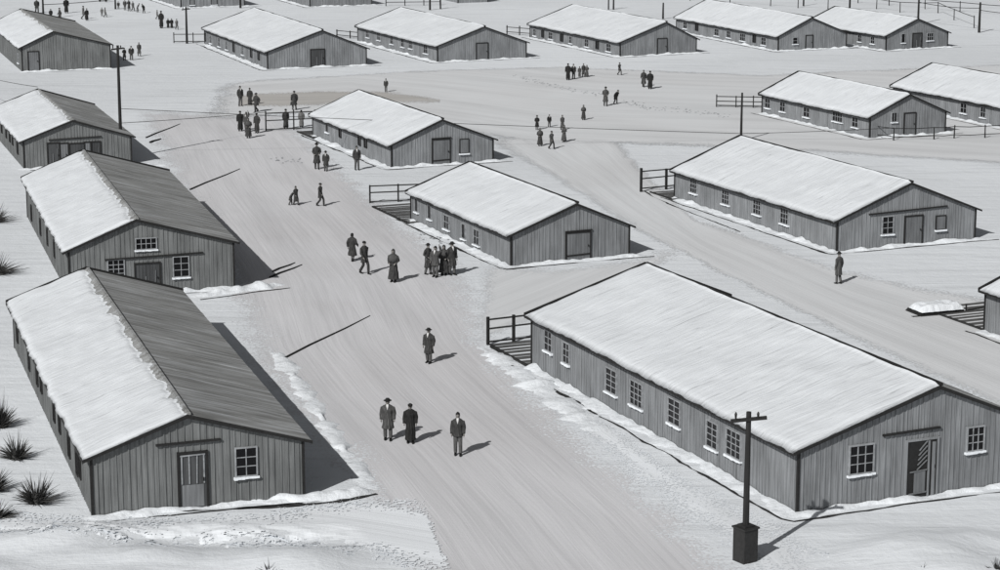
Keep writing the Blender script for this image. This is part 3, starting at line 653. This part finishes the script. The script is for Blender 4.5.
wire_fence([(690, 0.5), (730, 3), (770.5, 6), (798, 8), (828, 9), (876.5, 9), (900, 12.5), (938, 13), (954, 20), (974, 28)], 1.3, 'long near wire fence on thin posts behind the top right barracks', (.95,), r=.06, wr=.04)
wire_fence([(700, -6), (740, -5), (783, -2), (815, 0), (858, 3), (889, 5.5), (925, 9), (960, 12), (1020, 17)], 1.3, 'far wire fence along the top right edge', (.9,), r=.06, wr=.04)

def shadow_bar(a, b_, r, label):  # thin dark bar laid on the snow to imitate a pole's cast shadow
    A, B = G(*a), G(*b_); d = B - A; root = empty('cast_shadow_bar', A, math.atan2(d.y, d.x), label, 'imitated shadow', 'thin dark bars imitating cast shadows on the snow')
    bm = bmesh.new(); L = d.length; tube(bm, [(0, 0, r * .7), (L * .3, .05, r * .7), (L * .7, -.04, r * .6), (L, 0, r * .5)], [r, r * .9, r * .7, r * .35], 7); obj('shadow_strip', bm, 'post', root, smooth=True)
shadow_bar((282, 360), (370, 316), .05, 'long thin bar imitating a cast shadow on the street beside the left foreground barrack')
shadow_bar((190, 190), (240, 169), .055, 'thin dark bar imitating a shadow on the street right of the bare-roofed left barracks')
shadow_bar((146, 138), (180, 124), .055, 'thin dark bar imitating a shadow on the snow right of the tall left pole')
shadow_bar((150, 143), (161, 139), .08, 'short dark bar imitating a shadow at the shadow edge by the tall left pole')
shadow_bar((273, 272), (295, 263), .06, 'upper of two short dark bars imitating shadows by the attic-window barrack')
shadow_bar((270, 278), (302, 265), .06, 'lower of two short dark bars imitating shadows by the attic-window barrack')

# footprints: flat grey marks, shade of trodden hollows put into the colour
def trail(pts, n, sc=1.):
    P = resample(GP(*pts), n); vs, fs = [], []
    for i, p in enumerate(P):
        for _ in range(2):
            q = p + Vector((random.gauss(0, .35), random.gauss(0, .8), 0)); b0 = len(vs); rx, ry = .10 * sc, .20 * sc
            for k in range(7):
                a = k / 7 * 2 * math.pi; vs.append((q.x + rx * math.cos(a) * random.uniform(.7, 1.2), q.y + ry * math.sin(a), .024))
            fs.append(tuple(range(b0, b0 + 7)))
    return vs, fs
VS, FS = [], []
for t in ([(518, 76), (534, 81), (560, 88), (600, 95)], [(628, 102), (650, 108), (700, 112), (725, 116)], [(430, 236), (445, 240)], [(276, 158), (300, 162)]):
    v_, f_ = trail(t, 46 if t[-1][0] > 500 else 9, .8); b0 = len(VS); VS += v_; FS += [tuple(i + b0 for i in f) for f in f_]
tag(sheet('footprints', VS, FS, 'print'), 'small grey footprint marks across the open snow, hollow shade painted flat', 'footprints', kind='stuff')

# ------------------------------------------------------------------ shrubs
def shrub(px, py, h, w, n, label, seed, grp='spiky dark shrubs growing beside the left barracks'):
    rng = random.Random(seed); p = G(px, py); bm = bmesh.new()
    for i in range(n):
        a = rng.uniform(0, 2 * math.pi); out = rng.uniform(.1, 1) ** .8 * w; hh = h * (1.05 - .65 * (out / w)) * (rng.uniform(.35, 1.0) if rng.random() < .85 else rng.uniform(1.0, 1.45)); out *= (1 if math.cos(a + seed) > 0 else .72); bw = rng.uniform(.016, .035)
        d = Vector((math.cos(a), math.sin(a) * .8, 0)); s = Vector((-d.y, d.x, 0)); prev = None
        st = d * rng.uniform(0, .22 * w)
        for k in range(6):
            u = k / 5; c = st + d * out * (u ** 1.2) + Vector((0, 0, hh * (u - .28 * u * u * (out / w)) - .03)); ww = bw * (1 - u) + .003
            cur = [bm.verts.new(c - s * ww), bm.verts.new(c + s * ww), bm.verts.new(c + Vector((0, 0, ww * 1.2)) - d * ww)]
            if prev:
                for q in range(3): bm.faces.new((prev[q], prev[(q + 1) % 3], cur[(q + 1) % 3], cur[q]))
            prev = cur
    root = empty('spiky_shrub', p, 0, label, 'shrub', grp)
    obj('leaves', bm, 'leaf', root)
    bm = bmesh.new(); tube(bm, [(0, 0, -.05), (0, 0, .12 * h), (0, 0, .28 * h)], [(.34 * w, .3 * w), (.26 * w, .24 * w), .08 * w], 9); obj('stem_clump', bm, 'leaf', root)
shrub(37, 503, 1.25, 1.05, 230, 'spiky dark shrub nearest the camera beside the left foreground barrack', 1)
shrub(17, 459, 1.1, .9, 190, 'second spiky dark shrub from the camera beside the left foreground barrack', 2)
shrub(0, 427, 1.4, 1.1, 220, 'third spiky dark shrub, cut by the left edge, highest up the barrack wall', 3)
shrub(-8, 492, 1.2, 1.0, 200, 'spiky shrub cut by the left edge between the two nearest shrubs', 4)
shrub(-3, 518, .7, .9, 120, 'low dark shrub cut by the left edge, lowest of the shrubs', 5)
shrub(-4, 274, 1.3, 1.7, 160, 'spiky shrub at the left edge beside the attic-window barrack', 6)
shrub(-6, 222, 1.2, 1.6, 150, 'spiky shrub at the left edge, farthest from the camera', 7)
shrub(270, 575, .5, .6, 50, 'small grass tuft poking out at the bottom edge left of the road', 8, 'grass tufts at the bottom edge')
shrub(997, 572, .75, .35, 30, 'grass tuft at the bottom right corner', 9, 'grass tufts at the bottom edge')
shrub(923, 574, .4, .25, 16, 'tiny grass tuft at the bottom edge below the broken door', 10, 'grass tufts at the bottom edge')

# ------------------------------------------------------------------ people
def remeshed(bm, voxel, name):
    me = bpy.data.meshes.new(name); bmesh.ops.recalc_face_normals(bm, faces=bm.faces[:]); bm.to_mesh(me); bm.free()
    o = bpy.data.objects.new(name, me); C.objects.link(o); md = o.modifiers.new('r', 'REMESH'); md.mode = 'VOXEL'; md.voxel_size = voxel; md.use_smooth_shade = True
    sm = o.modifiers.new('s', 'SMOOTH'); sm.iterations = 3; sm.factor = .4
    dg = bpy.context.evaluated_depsgraph_get(); dg.update(); out = bpy.data.meshes.new_from_object(o.evaluated_get(dg)); out.name = name
    bpy.data.objects.remove(o); bpy.data.meshes.remove(me); return out
def ball(bm, c, rx, ry, rz):
    r = bmesh.ops.create_uvsphere(bm, u_segments=12, v_segments=9, radius=1)
    for v in r['verts']: v.co = Vector((v.co.x * rx, v.co.y * ry, v.co.z * rz)) + Vector(c)
def build_person(pose, coat_len, hat, coat='charcoal', trousers='trouser', collar=False, bag=False, flare=1.0, shawl=False):
    """1.70 m figure facing -y. pose: stride, arms ((elbow, wrist) left/right), stoop"""
    st = pose.get('stride', .05); lean = pose.get('lean', 0); J = {}
    def T(x, y, z): return (x, y - lean * max(0, z - .9), z - .10 * lean * max(0, z - .9) * 2)
    hips = {s: (s * .09, 0, .90) for s in (-1, 1)}
    knee = {1: (.10, -st * .9, .49), -1: (-.10, -st * .1 - .02, .49)}; ank = {1: (.105, -st, .085), -1: (-.105, st, .085 + pose.get('lift', 0))}
    sh = {s: T(s * .185, 0, 1.39) for s in (-1, 1)}
    arms = pose.get('arms') or {1: ((.25, .03, 1.12), (.25, -.05, .88)), -1: ((-.25, .03, 1.12), (-.25, -.05, .88))}
    if lean: arms = {k: (T(*a), T(*b_)) for k, (a, b_) in arms.items()}
    bm = bmesh.new()
    tube(bm, [T(0, 0, z) for z in (.80, .90, 1.02, 1.12, 1.27, 1.37, 1.43, 1.47, 1.53)], [(.13, .09), (.165, .115), (.15, .105), (.14, .10), (.165, .115), (.185, .10), (.12, .08), (.06, .06), (.055, .058)], 14)
    hc = T(0, -.015, 1.60); ball(bm, hc, .076, .096, .118); ball(bm, (hc[0], hc[1] - .045, hc[2] - .065), .05, .05, .045)
    tube(bm, [(hc[0], hc[1] - .088, hc[2] + .02), (hc[0], hc[1] - .117, hc[2] - .022)], [.010, .016], 6)
    for s in (-1, 1): ball(bm, (hc[0] + s * .077, hc[1] + .01, hc[2] - .005), .012, .02, .032)
    for s in (-1, 1):
        tube(bm, [hips[s], knee[s], ((knee[s][0] + ank[s][0]) / 2, (knee[s][1] + ank[s][1]) / 2 + .02, .33), ank[s]], [.085, .055, .055, .04], 10)
        tube(bm, [(ank[s][0], ank[s][1] + .05, ank[s][2] - .045), (ank[s][0], ank[s][1] - .06, ank[s][2] - .05), (ank[s][0], ank[s][1] - .17, ank[s][2] - .058)], [.04, .042, .025], 8)
        el, wr = [Vector(q) for q in arms[s]]; tube(bm, [sh[s], el, (el + wr) / 2, wr], [.05, .04, .036, .026], 10)
        d = (wr - el).normalized(); side = Vector((0, 1, 0)) if abs(d.y) < .8 else Vector((1, 0, 0)); side = (side - d * side.dot(d)).normalized(); nrm = d.cross(side)
        tube(bm, [wr, wr + d * .05, wr + d * .09], [(.022, .022), (.032, .024), (.036, .018)], 8)
        for i, fl in enumerate((.070, .082, .078, .062)):
            b0 = wr + d * .085 + side * ((i - 1.5) * .021); c = b0 + d * fl * .55 - nrm * s * .008; tube(bm, [b0 - d * .02, b0, c, b0 + d * fl * .85 - nrm * s * .03], [.0095, .0095, .009, .007], 6)
        b0 = wr + d * .03 - side * .03; tube(bm, [b0 + side * .015, b0 - side * .012 + d * .03, b0 - side * .016 + d * .062], [.012, .0105, .008], 6)
    body = remeshed(bm, .011, 'body'); parts = []
    root = empty('person', (0, 0, 0)); root['proto'] = 1
    ob = link('body', body, 'skin', root); body.materials.append(M['feature'])
    for p in body.polygons:
        c = p.center
        for s in (-1, 1):
            if (Vector(c) - Vector((hc[0] + s * .031, hc[1] - .088, hc[2] + .012))).length < .016: p.material_index = 1
        if abs(c.x - hc[0]) < .024 and abs(c.z - (hc[2] - .058)) < .007 and c.y < hc[1] - .07: p.material_index = 1
    # trousers
    if coat_len > .2:
        bm = bmesh.new(); tube(bm, [(0, 0, .84), (0, 0, .98)], [(.155, .12), (.15, .115)], 12)
        for s in (-1, 1): tube(bm, [(s * .085, 0, .93), knee[s], (ank[s][0], ank[s][1] + .01, ank[s][2] + .03)], [.11, .082, .075], 10)
        me = remeshed(bm, .02, 'trousers'); link('trousers', me, trousers, root)
    for s in (-1, 1):
        bm = bmesh.new(); ax, ay, az = ank[s]
        tube(bm, [(ax, ay + .06, az - .04), (ax, ay - .02, az - .035), (ax, ay - .12, az - .045), (ax, ay - .2, az - .055)], [(.048, .045), (.055, .05), (.052, .038), (.03, .02)], 10); tube(bm, [(ax, ay + .01, az - .02), (ax, ay + .01, az + .12)], [.055, .062], 10)
        obj('boot', bm, 'boot', root, smooth=True)
    # coat with sleeves and folds
    bm = bmesh.new(); L = coat_len; fl = flare
    ring = [(L, .235 * fl, .19 * fl), ((L + .95) / 2, .205 * (1 + fl) / 2, .165 * (1 + fl) / 2), (.98, .185, .145), (1.12, .18, .135), (1.27, .205, .145), (1.38, .215, .125), (1.44, .15, .105), (1.50, .085, .085)]
    tube(bm, [T(0, 0 if z > .9 else -.01, z) for z, a, c in ring], [(a, c) for z, a, c in ring], 20)
    for s in (-1, 1):
        el, wr = [Vector(q) for q in arms[s]]; s0 = Vector(sh[s]); tube(bm, [s0 - Vector((s * .06, 0, .0)), s0 + Vector((s * .012, 0, -.03)), el, wr + (wr - el) * .02], [.085, .082, .068, .062], 12)
    me = remeshed(bm, .022, 'coat')
    for v in me.vertices:
        a = math.atan2(v.co.y, v.co.x); k = max(0, min(1, (1.25 - v.co.z) / .5))
        f = math.sin(a * 9 + 2 * nz(v.co.z * 3, a)) * .012 * k + .02 * nz(v.co.x * 9, v.co.y * 9, v.co.z * 5)
        v.co.x += math.cos(a) * f; v.co.y += math.sin(a) * f
    link('coat', me, coat, root)
    if collar:
        bm = bmesh.new(); tube(bm, [T(0, -.075, 1.51), T(0, -.125, 1.43), T(0, -.15, 1.30)], [(.055, .03), (.045, .02), (.012, .012)], 8); obj('shirt_collar', bm, 'white', root, smooth=True)
    if shawl:
        bm = bmesh.new(); tube(bm, [T(0, 0, z) for z in (1.08, 1.25, 1.40, 1.49)], [(.25, .20), (.255, .19), (.22, .15), (.10, .10)], 16); obj('shawl', bm, 'grey', root, smooth=True)
    x, y, z = hc
    if hat == 'brim':
        bm = bmesh.new(); tube(bm, [(x, y, z + .055), (x, y, z + .068), (x, y, z + .078)], [(.155, .165), (.16, .17), (.10, .11)], 18); tube(bm, [(x, y, z + .06), (x, y, z + .12), (x, y + .01, z + .165)], [(.098, .112), (.09, .103), (.055, .07)], 14); obj('hat', bm, 'black', root, smooth=True)
    elif hat == 'cap':
        bm = bmesh.new(); tube(bm, [(x, y + .01, z + .03), (x, y + .01, z + .09), (x, y + .01, z + .135)], [(.095, .112), (.105, .118), (.05, .06)], 14); tube(bm, [(x, y - .08, z + .05), (x, y - .15, z + .04)], [(.07, .012), (.045, .01)], 8); obj('cap', bm, 'black', root, smooth=True)
    elif hat == 'scarf':
        bm = bmesh.new(); tube(bm, [(x, y + .03, z - .13), (x, y + .03, z - .02), (x, y + .02, z + .08), (x, y + .01, z + .145)], [(.085, .085), (.098, .10), (.092, .10), (.03, .04)], 14); obj('headscarf', bm, 'charcoal', root, smooth=True)
    else:
        bm = bmesh.new(); tube(bm, [(x, y + .035, z - .07), (x, y + .028, z + .01), (x, y + .012, z + .08), (x, y + .005, z + .135)], [(.078, .078), (.09, .088), (.084, .098), (.03, .05)], 14); obj('hair', bm, 'hair', root, smooth=True)
    if bag:
        w = Vector(arms[1][1]) + Vector((0, 0, -.12)); bm = bmesh.new(); tube(bm, [w + Vector((0, 0, .02)), w + Vector((0, 0, -.1)), w + Vector((0, 0, -.3))], [(.03, .05), (.075, .13), (.085, .15)], 10); obj('bag', bm, 'brown', root, smooth=True)
    return root
A_IN = {1: ((.26, .05, 1.13), (.17, -.14, 1.02)), -1: ((-.26, .05, 1.13), (-.17, -.14, 1.02))}
A_WALK = {1: ((.25, .12, 1.13), (.24, .10, .88)), -1: ((-.25, -.04, 1.13), (-.23, -.20, .94))}
A_RAISE = {1: ((.33, -.05, 1.50), (.28, -.12, 1.76)), -1: ((-.25, .03, 1.12), (-.25, -.05, .88))}
PR = {
 'hatcoat': build_person({'stride': .06}, .50, 'brim', 'grey', 'trouser', collar=True),
 'cloak': build_person({'stride': .04}, .14, 'cap', 'black', flare=.95),
 'jacket': build_person({'stride': .05}, .78, 'hair', 'charcoal', 'trouser', collar=True),
 'walker': build_person({'stride': .24, 'lift': .03, 'arms': A_WALK}, .62, 'cap', 'charcoal', 'charcoal'),
 'woman': build_person({'stride': .03, 'arms': A_IN}, .16, 'scarf', 'grey', flare=1.25, shawl=True),
 'bag': build_person({'stride': .14}, .48, 'cap', 'brown', 'trouser', bag=True),
 'coatwalk': build_person({'stride': .2, 'lift': .02, 'arms': A_WALK}, .34, 'hair', 'charcoal', 'trouser', flare=1.15),
 'folded': build_person({'stride': .1, 'arms': A_IN}, .40, 'brim', 'charcoal', 'trouser', flare=1.1),
 'raise': build_person({'stride': .06, 'arms': A_RAISE}, .66, 'hair', 'charcoal', 'trouser', collar=True),
 'stoop': build_person({'stride': .12, 'lean': .55}, .55, 'cap', 'charcoal', 'trouser'),
}
used = set()
def person(kind, px, py, hpx, face, label, group=None, coat=None):
    src = PR[kind]; g = G(px, py); s = hpx / (ppm(g.y) * math.cos(PITCH)) / 1.74; s = max(.55, min(1.18, s))
    if kind not in used: r = src; used.add(kind); kids = src.children
    else:
        r = src.copy(); C.objects.link(r)
        for ch in [c for c in C.objects if c.parent == src]:
            c = ch.copy(); C.objects.link(c); c.parent = r
    rr = random.Random(px * 7 + py); fat = rr.uniform(.92, 1.12); r.location = g; r.rotation_euler = (0, 0, R(face + rr.uniform(-28, 28))); r.scale = (s * fat, s * fat, s)
    tag(r, label, 'person'); 
    if group: r['group'] = group
    elif 'group' in r: del r['group']
    if coat:
        for c in [c for c in C.objects if c.parent == r and c.name.split('.')[0] == 'coat']:
            c.material_slots[0].link = 'OBJECT'; c.material_slots[0].material = M[coat]
    return r
GA = 'people standing about in the camp streets'
PL = [
 ('hatcoat', 388, 440, 42, 10, 'person in a brimmed hat and knee coat, leftmost of the three nearest walkers', 'grey'),
 ('cloak', 410.5, 443, 40, -5, 'person in a long dark cloak, middle of the three nearest walkers', 'black'),
 ('jacket', 458, 455.5, 44, 5, 'bare-headed person in dark jacket and lighter trousers, nearest to the camera', 'charcoal'),
 ('hatcoat', 429, 363, 35, 0, 'person in brimmed hat alone in the middle of the street junction', 'charcoal'),
 ('coatwalk', 352.5, 261, 28, 150, 'bare-headed person at the back left of the three spread figures before the central barrack', 'charcoal'),
 ('walker', 364.5, 274, 33, 20, 'person in dark cap and coat stepping out between two others before the central barrack', 'charcoal'),
 ('woman', 393.5, 282, 33, -10, 'person with a grey shawl standing alone left of the huddled group', 'charcoal'),
 ('folded', 428, 274.5, 31, 30, 'leftmost person of the huddled group at the central barrack corner', 'charcoal'),
 ('raise', 435.5, 277, 31, 0, 'person raising one arm in the huddled group at the central barrack corner', 'grey'),
 ('woman', 444, 275, 30, -30, 'person in shawl second from the right of the huddled group', 'charcoal'),
 ('hatcoat', 452, 275, 33, 10, 'person in brimmed hat at the right of the huddled group', 'charcoal'),
 ('stoop', 290.5, 205, 12, 80, 'very small stooping figure beside a taller one on the left street', 'brown'),
 ('coatwalk', 296, 205, 19, 40, 'person in dark cloak beside the very small stooping figure', 'charcoal'),
 ('walker', 320.5, 206, 23, 60, 'person striding alone on the left street beside the pair with a stooping figure', 'charcoal'),
 ('folded', 317, 169, 26, -20, 'taller person of the pair in front of the mud-patch barrack', 'charcoal'),
 ('hatcoat', 326, 171, 20, 10, 'shorter hatted person of the pair in front of the mud-patch barrack', 'charcoal'),
 ('jacket', 357, 170, 24, 20, 'person standing against the window wall of the mud-patch barrack', 'charcoal'),
 ('jacket', 240.5, 106, 20, 30, 'person leftmost of the three upper figures at the left end of the mud patch', 'charcoal'),
 ('cloak', 250, 105, 17, 0, 'cloaked person between two others at the left end of the mud patch', 'charcoal'),
 ('walker', 256.5, 112, 19, -40, 'slim person leaning forward just left of the three-rail fence', 'brown'),
 ('cloak', 240.5, 131, 20, 15, 'cloaked person leftmost of the lower group left of the three-rail fence', 'black'),
 ('raise', 246.5, 132, 20, -10, 'person with lifted arm in the lower group left of the three-rail fence', 'grey'),
 ('woman', 248.5, 138, 20, 5, 'lowest person, in long skirts, of the group left of the three-rail fence', 'charcoal'),
 ('cloak', 257, 133, 20, -25, 'cloaked person on the right of the lower group by the three-rail fence', 'charcoal'),
 ('cloak', 286, 129, 20, 20, 'cloaked person leaning at the middle of the three-rail fence', 'brown'),
 ('bag', 294.5, 110, 19, 200, 'person carrying a bag across the brown mud patch', 'charcoal'),
 ('cloak', 301.5, 127, 17, 0, 'thin pale figure at the right end of the three-rail fence', 'pale'),
 ('jacket', 386, 92, 13.5, 10, 'person alone above the mud patch, below the two top barracks', 'charcoal'),
 ('cloak', 568, 80, 16.5, 0, 'dark figure leftmost of the row below the top right of centre barrack', 'black'),
 ('jacket', 573.5, 79, 15, 10, 'second figure from left of the row below the top right of centre barrack', 'charcoal'),
 ('cloak', 579.5, 77, 10.5, 0, 'shortest figure of the row below the top right of centre barrack', 'grey'),
 ('coatwalk', 583.5, 77, 13.5, 10, 'fourth figure from left of the row below the top right of centre barrack', 'charcoal'),
 ('woman', 586.8, 77, 12, -10, 'rightmost figure of the row below the top right of centre barrack', 'grey'),
 ('walker', 619.5, 75, 12.5, 70, 'person alone between the row of figures and the pair to their right', 'charcoal'),
 ('coatwalk', 643.5, 87, 17, 0, 'left one of the dark pair below the top right of centre barrack', 'charcoal'),
 ('cloak', 650, 89, 18, -15, 'right one of the dark pair below the top right of centre barrack', 'black'),
 ('folded', 605.5, 106, 19, 0, 'slim taller figure of the pair by the footprint trail', 'grey'),
 ('stoop', 615.5, 104, 15, 20, 'stocky bent figure of the pair by the footprint trail', 'black'),
 ('woman', 583.5, 120, 15, 0, 'person in long skirts alone right of the upper centre cluster', 'charcoal'),
 ('folded', 537, 130, 14.5, 10, 'upper left figure of the upper centre cluster above the wire', 'black'),
 ('jacket', 549.3, 127, 12.5, 0, 'upper middle figure of the upper centre cluster above the wire', 'black'),
 ('coatwalk', 562.3, 130, 15, 0, 'upper right figure of the upper centre cluster above the wire', 'grey'),
 ('woman', 540, 146, 18, 10, 'lower left figure, in wide skirts, of the upper centre cluster', 'charcoal'),
 ('walker', 551.5, 149, 18, 30, 'lowest figure, striding, of the upper centre cluster', 'grey'),
 ('woman', 564, 142, 17, -20, 'lower right figure, in wide skirts, of the upper centre cluster', 'grey'),
 ('hatcoat', 838.5, 284, 32, 195, 'person in a long coat alone at the corner of the right barrack', 'grey'),
 ('folded', 124.5, 60, 12, 20, 'leftmost of the three figures right of the top left corner barrack', 'black'),
 ('jacket', 131.5, 60, 14, 0, 'middle of the three figures right of the top left corner barrack', 'charcoal'),
 ('coatwalk', 139.3, 56, 13.5, 0, 'rightmost of the three figures right of the top left corner barrack', 'grey'),
 ('walker', 37, 13, 14, 30, 'figure left of the pole above the top left corner roof', 'charcoal'),
 ('cloak', 66.5, 13, 15, 0, 'dark figure standing alone at the top edge right of the pole', 'black'),
 ('cloak', 51, 19, 10, 0, 'short dark figure just behind the top left corner roof', 'black'),
 ('walker', 60, 22, 14, -60, 'leaning figure just behind the top left corner roof ridge', 'charcoal'),
 ('walker', 83.5, 19, 13, 60, 'pale left one of the close pair at top left', 'pale'),
 ('cloak', 87, 20.5, 12, 20, 'dark right one of the close pair at top left', 'black'),
 ('jacket', 102, 16, 8.5, 0, 'left one of the two small pale figures at top left', 'pale'),
 ('walker', 105.2, 17, 9.5, 90, 'right one of the two small pale figures at top left', 'pale'),
 ('cloak', 100, 1.5, 9, 0, 'left figure of the pair whose legs show at the top edge', 'charcoal'),
 ('cloak', 106, 2, 9, 0, 'right figure of the pair whose legs show at the top edge', 'black'),
 ('jacket', 118.5, 9, 6.5, 0, 'tiny figure touching the short post at top left', 'charcoal'),
 ('jacket', 125, 10, 10.5, 0, 'first figure from left of the distant crowd at the top edge', 'grey'),
 ('folded', 129, 11, 11.5, 20, 'second figure from left of the distant crowd at the top edge', 'charcoal'),
 ('walker', 133, 11, 9.5, 60, 'third figure from left of the distant crowd at the top edge', 'pale'),
 ('stoop', 137.5, 12, 9, 80, 'bent figure fourth from left in the distant crowd', 'charcoal'),
 ('stoop', 144, 13, 9.5, 250, 'bent dark figure at the right end of the distant crowd', 'black'),
 ('walker', 157.3, 19, 9, 70, 'pale leaning figure left of the tall thin dark one at top left', 'pale'),
 ('cloak', 161.5, 28, 17, 0, 'tall thin dark figure between the distant crowd and the fence pole', 'black'),
 ('cloak', 168.2, 28, 9.5, 0, 'left of the three small figures beside the tall thin dark one', 'black'),
 ('cloak', 171.8, 28, 9.5, 10, 'middle of the three small figures beside the tall thin dark one', 'black'),
 ('walker', 176.8, 29.5, 10.5, 60, 'right, paler, of the three small figures beside the tall thin dark one', 'pale'),
]
bpy.context.view_layer.update()
for k, px, py, h, fc, lb, ct in PL: person(k, px, py, h, fc, lb, GA, ct)
for k, r in PR.items():
    if k not in used:
        for c in list(r.children): bpy.data.objects.remove(c)
        bpy.data.objects.remove(r)
for o in C.objects:
    if 'proto' in o: del o['proto']

# ------------------------------------------------------------------ light
SUN_AZ, SUN_EL = R(58), R(36.5)          # direction the shadows run in plan; height of the sun
dv = Vector((math.cos(SUN_AZ) * math.cos(SUN_EL), math.sin(SUN_AZ) * math.cos(SUN_EL), -math.sin(SUN_EL)))
ld = bpy.data.lights.new('sun', 'SUN'); ld.energy = 5.0; ld.angle = R(.5); ld.color = (1, .985, .96)
lo = bpy.data.objects.new('sun', ld); C.objects.link(lo); lo.rotation_euler = dv.to_track_quat('-Z', 'Y').to_euler(); lo.location = (-30, -20, 60)
w = bpy.data.worlds.new('World'); scene.world = w; w.use_nodes = True; nt = w.node_tree
bg = nt.nodes['Background']; sky = nt.nodes.new('ShaderNodeTexSky'); sky.sky_type = 'NISHITA'; sky.sun_disc = False
sky.sun_elevation = SUN_EL; sky.sun_rotation = math.atan2(-dv.x, -dv.y)
hs = nt.nodes.new('ShaderNodeHueSaturation'); hs.inputs['Saturation'].default_value = .12
nt.links.new(sky.outputs[0], hs.inputs['Color']); nt.links.new(hs.outputs[0], bg.inputs['Color']); bg.inputs['Strength'].default_value = .05
vw = scene.view_settings; vw.view_transform = 'Standard'; vw.look = 'None'; vw.exposure = -.40; vw.gamma = 1; vw.use_curve_mapping = False
scene.render.resolution_x = 1024; scene.render.resolution_y = 584
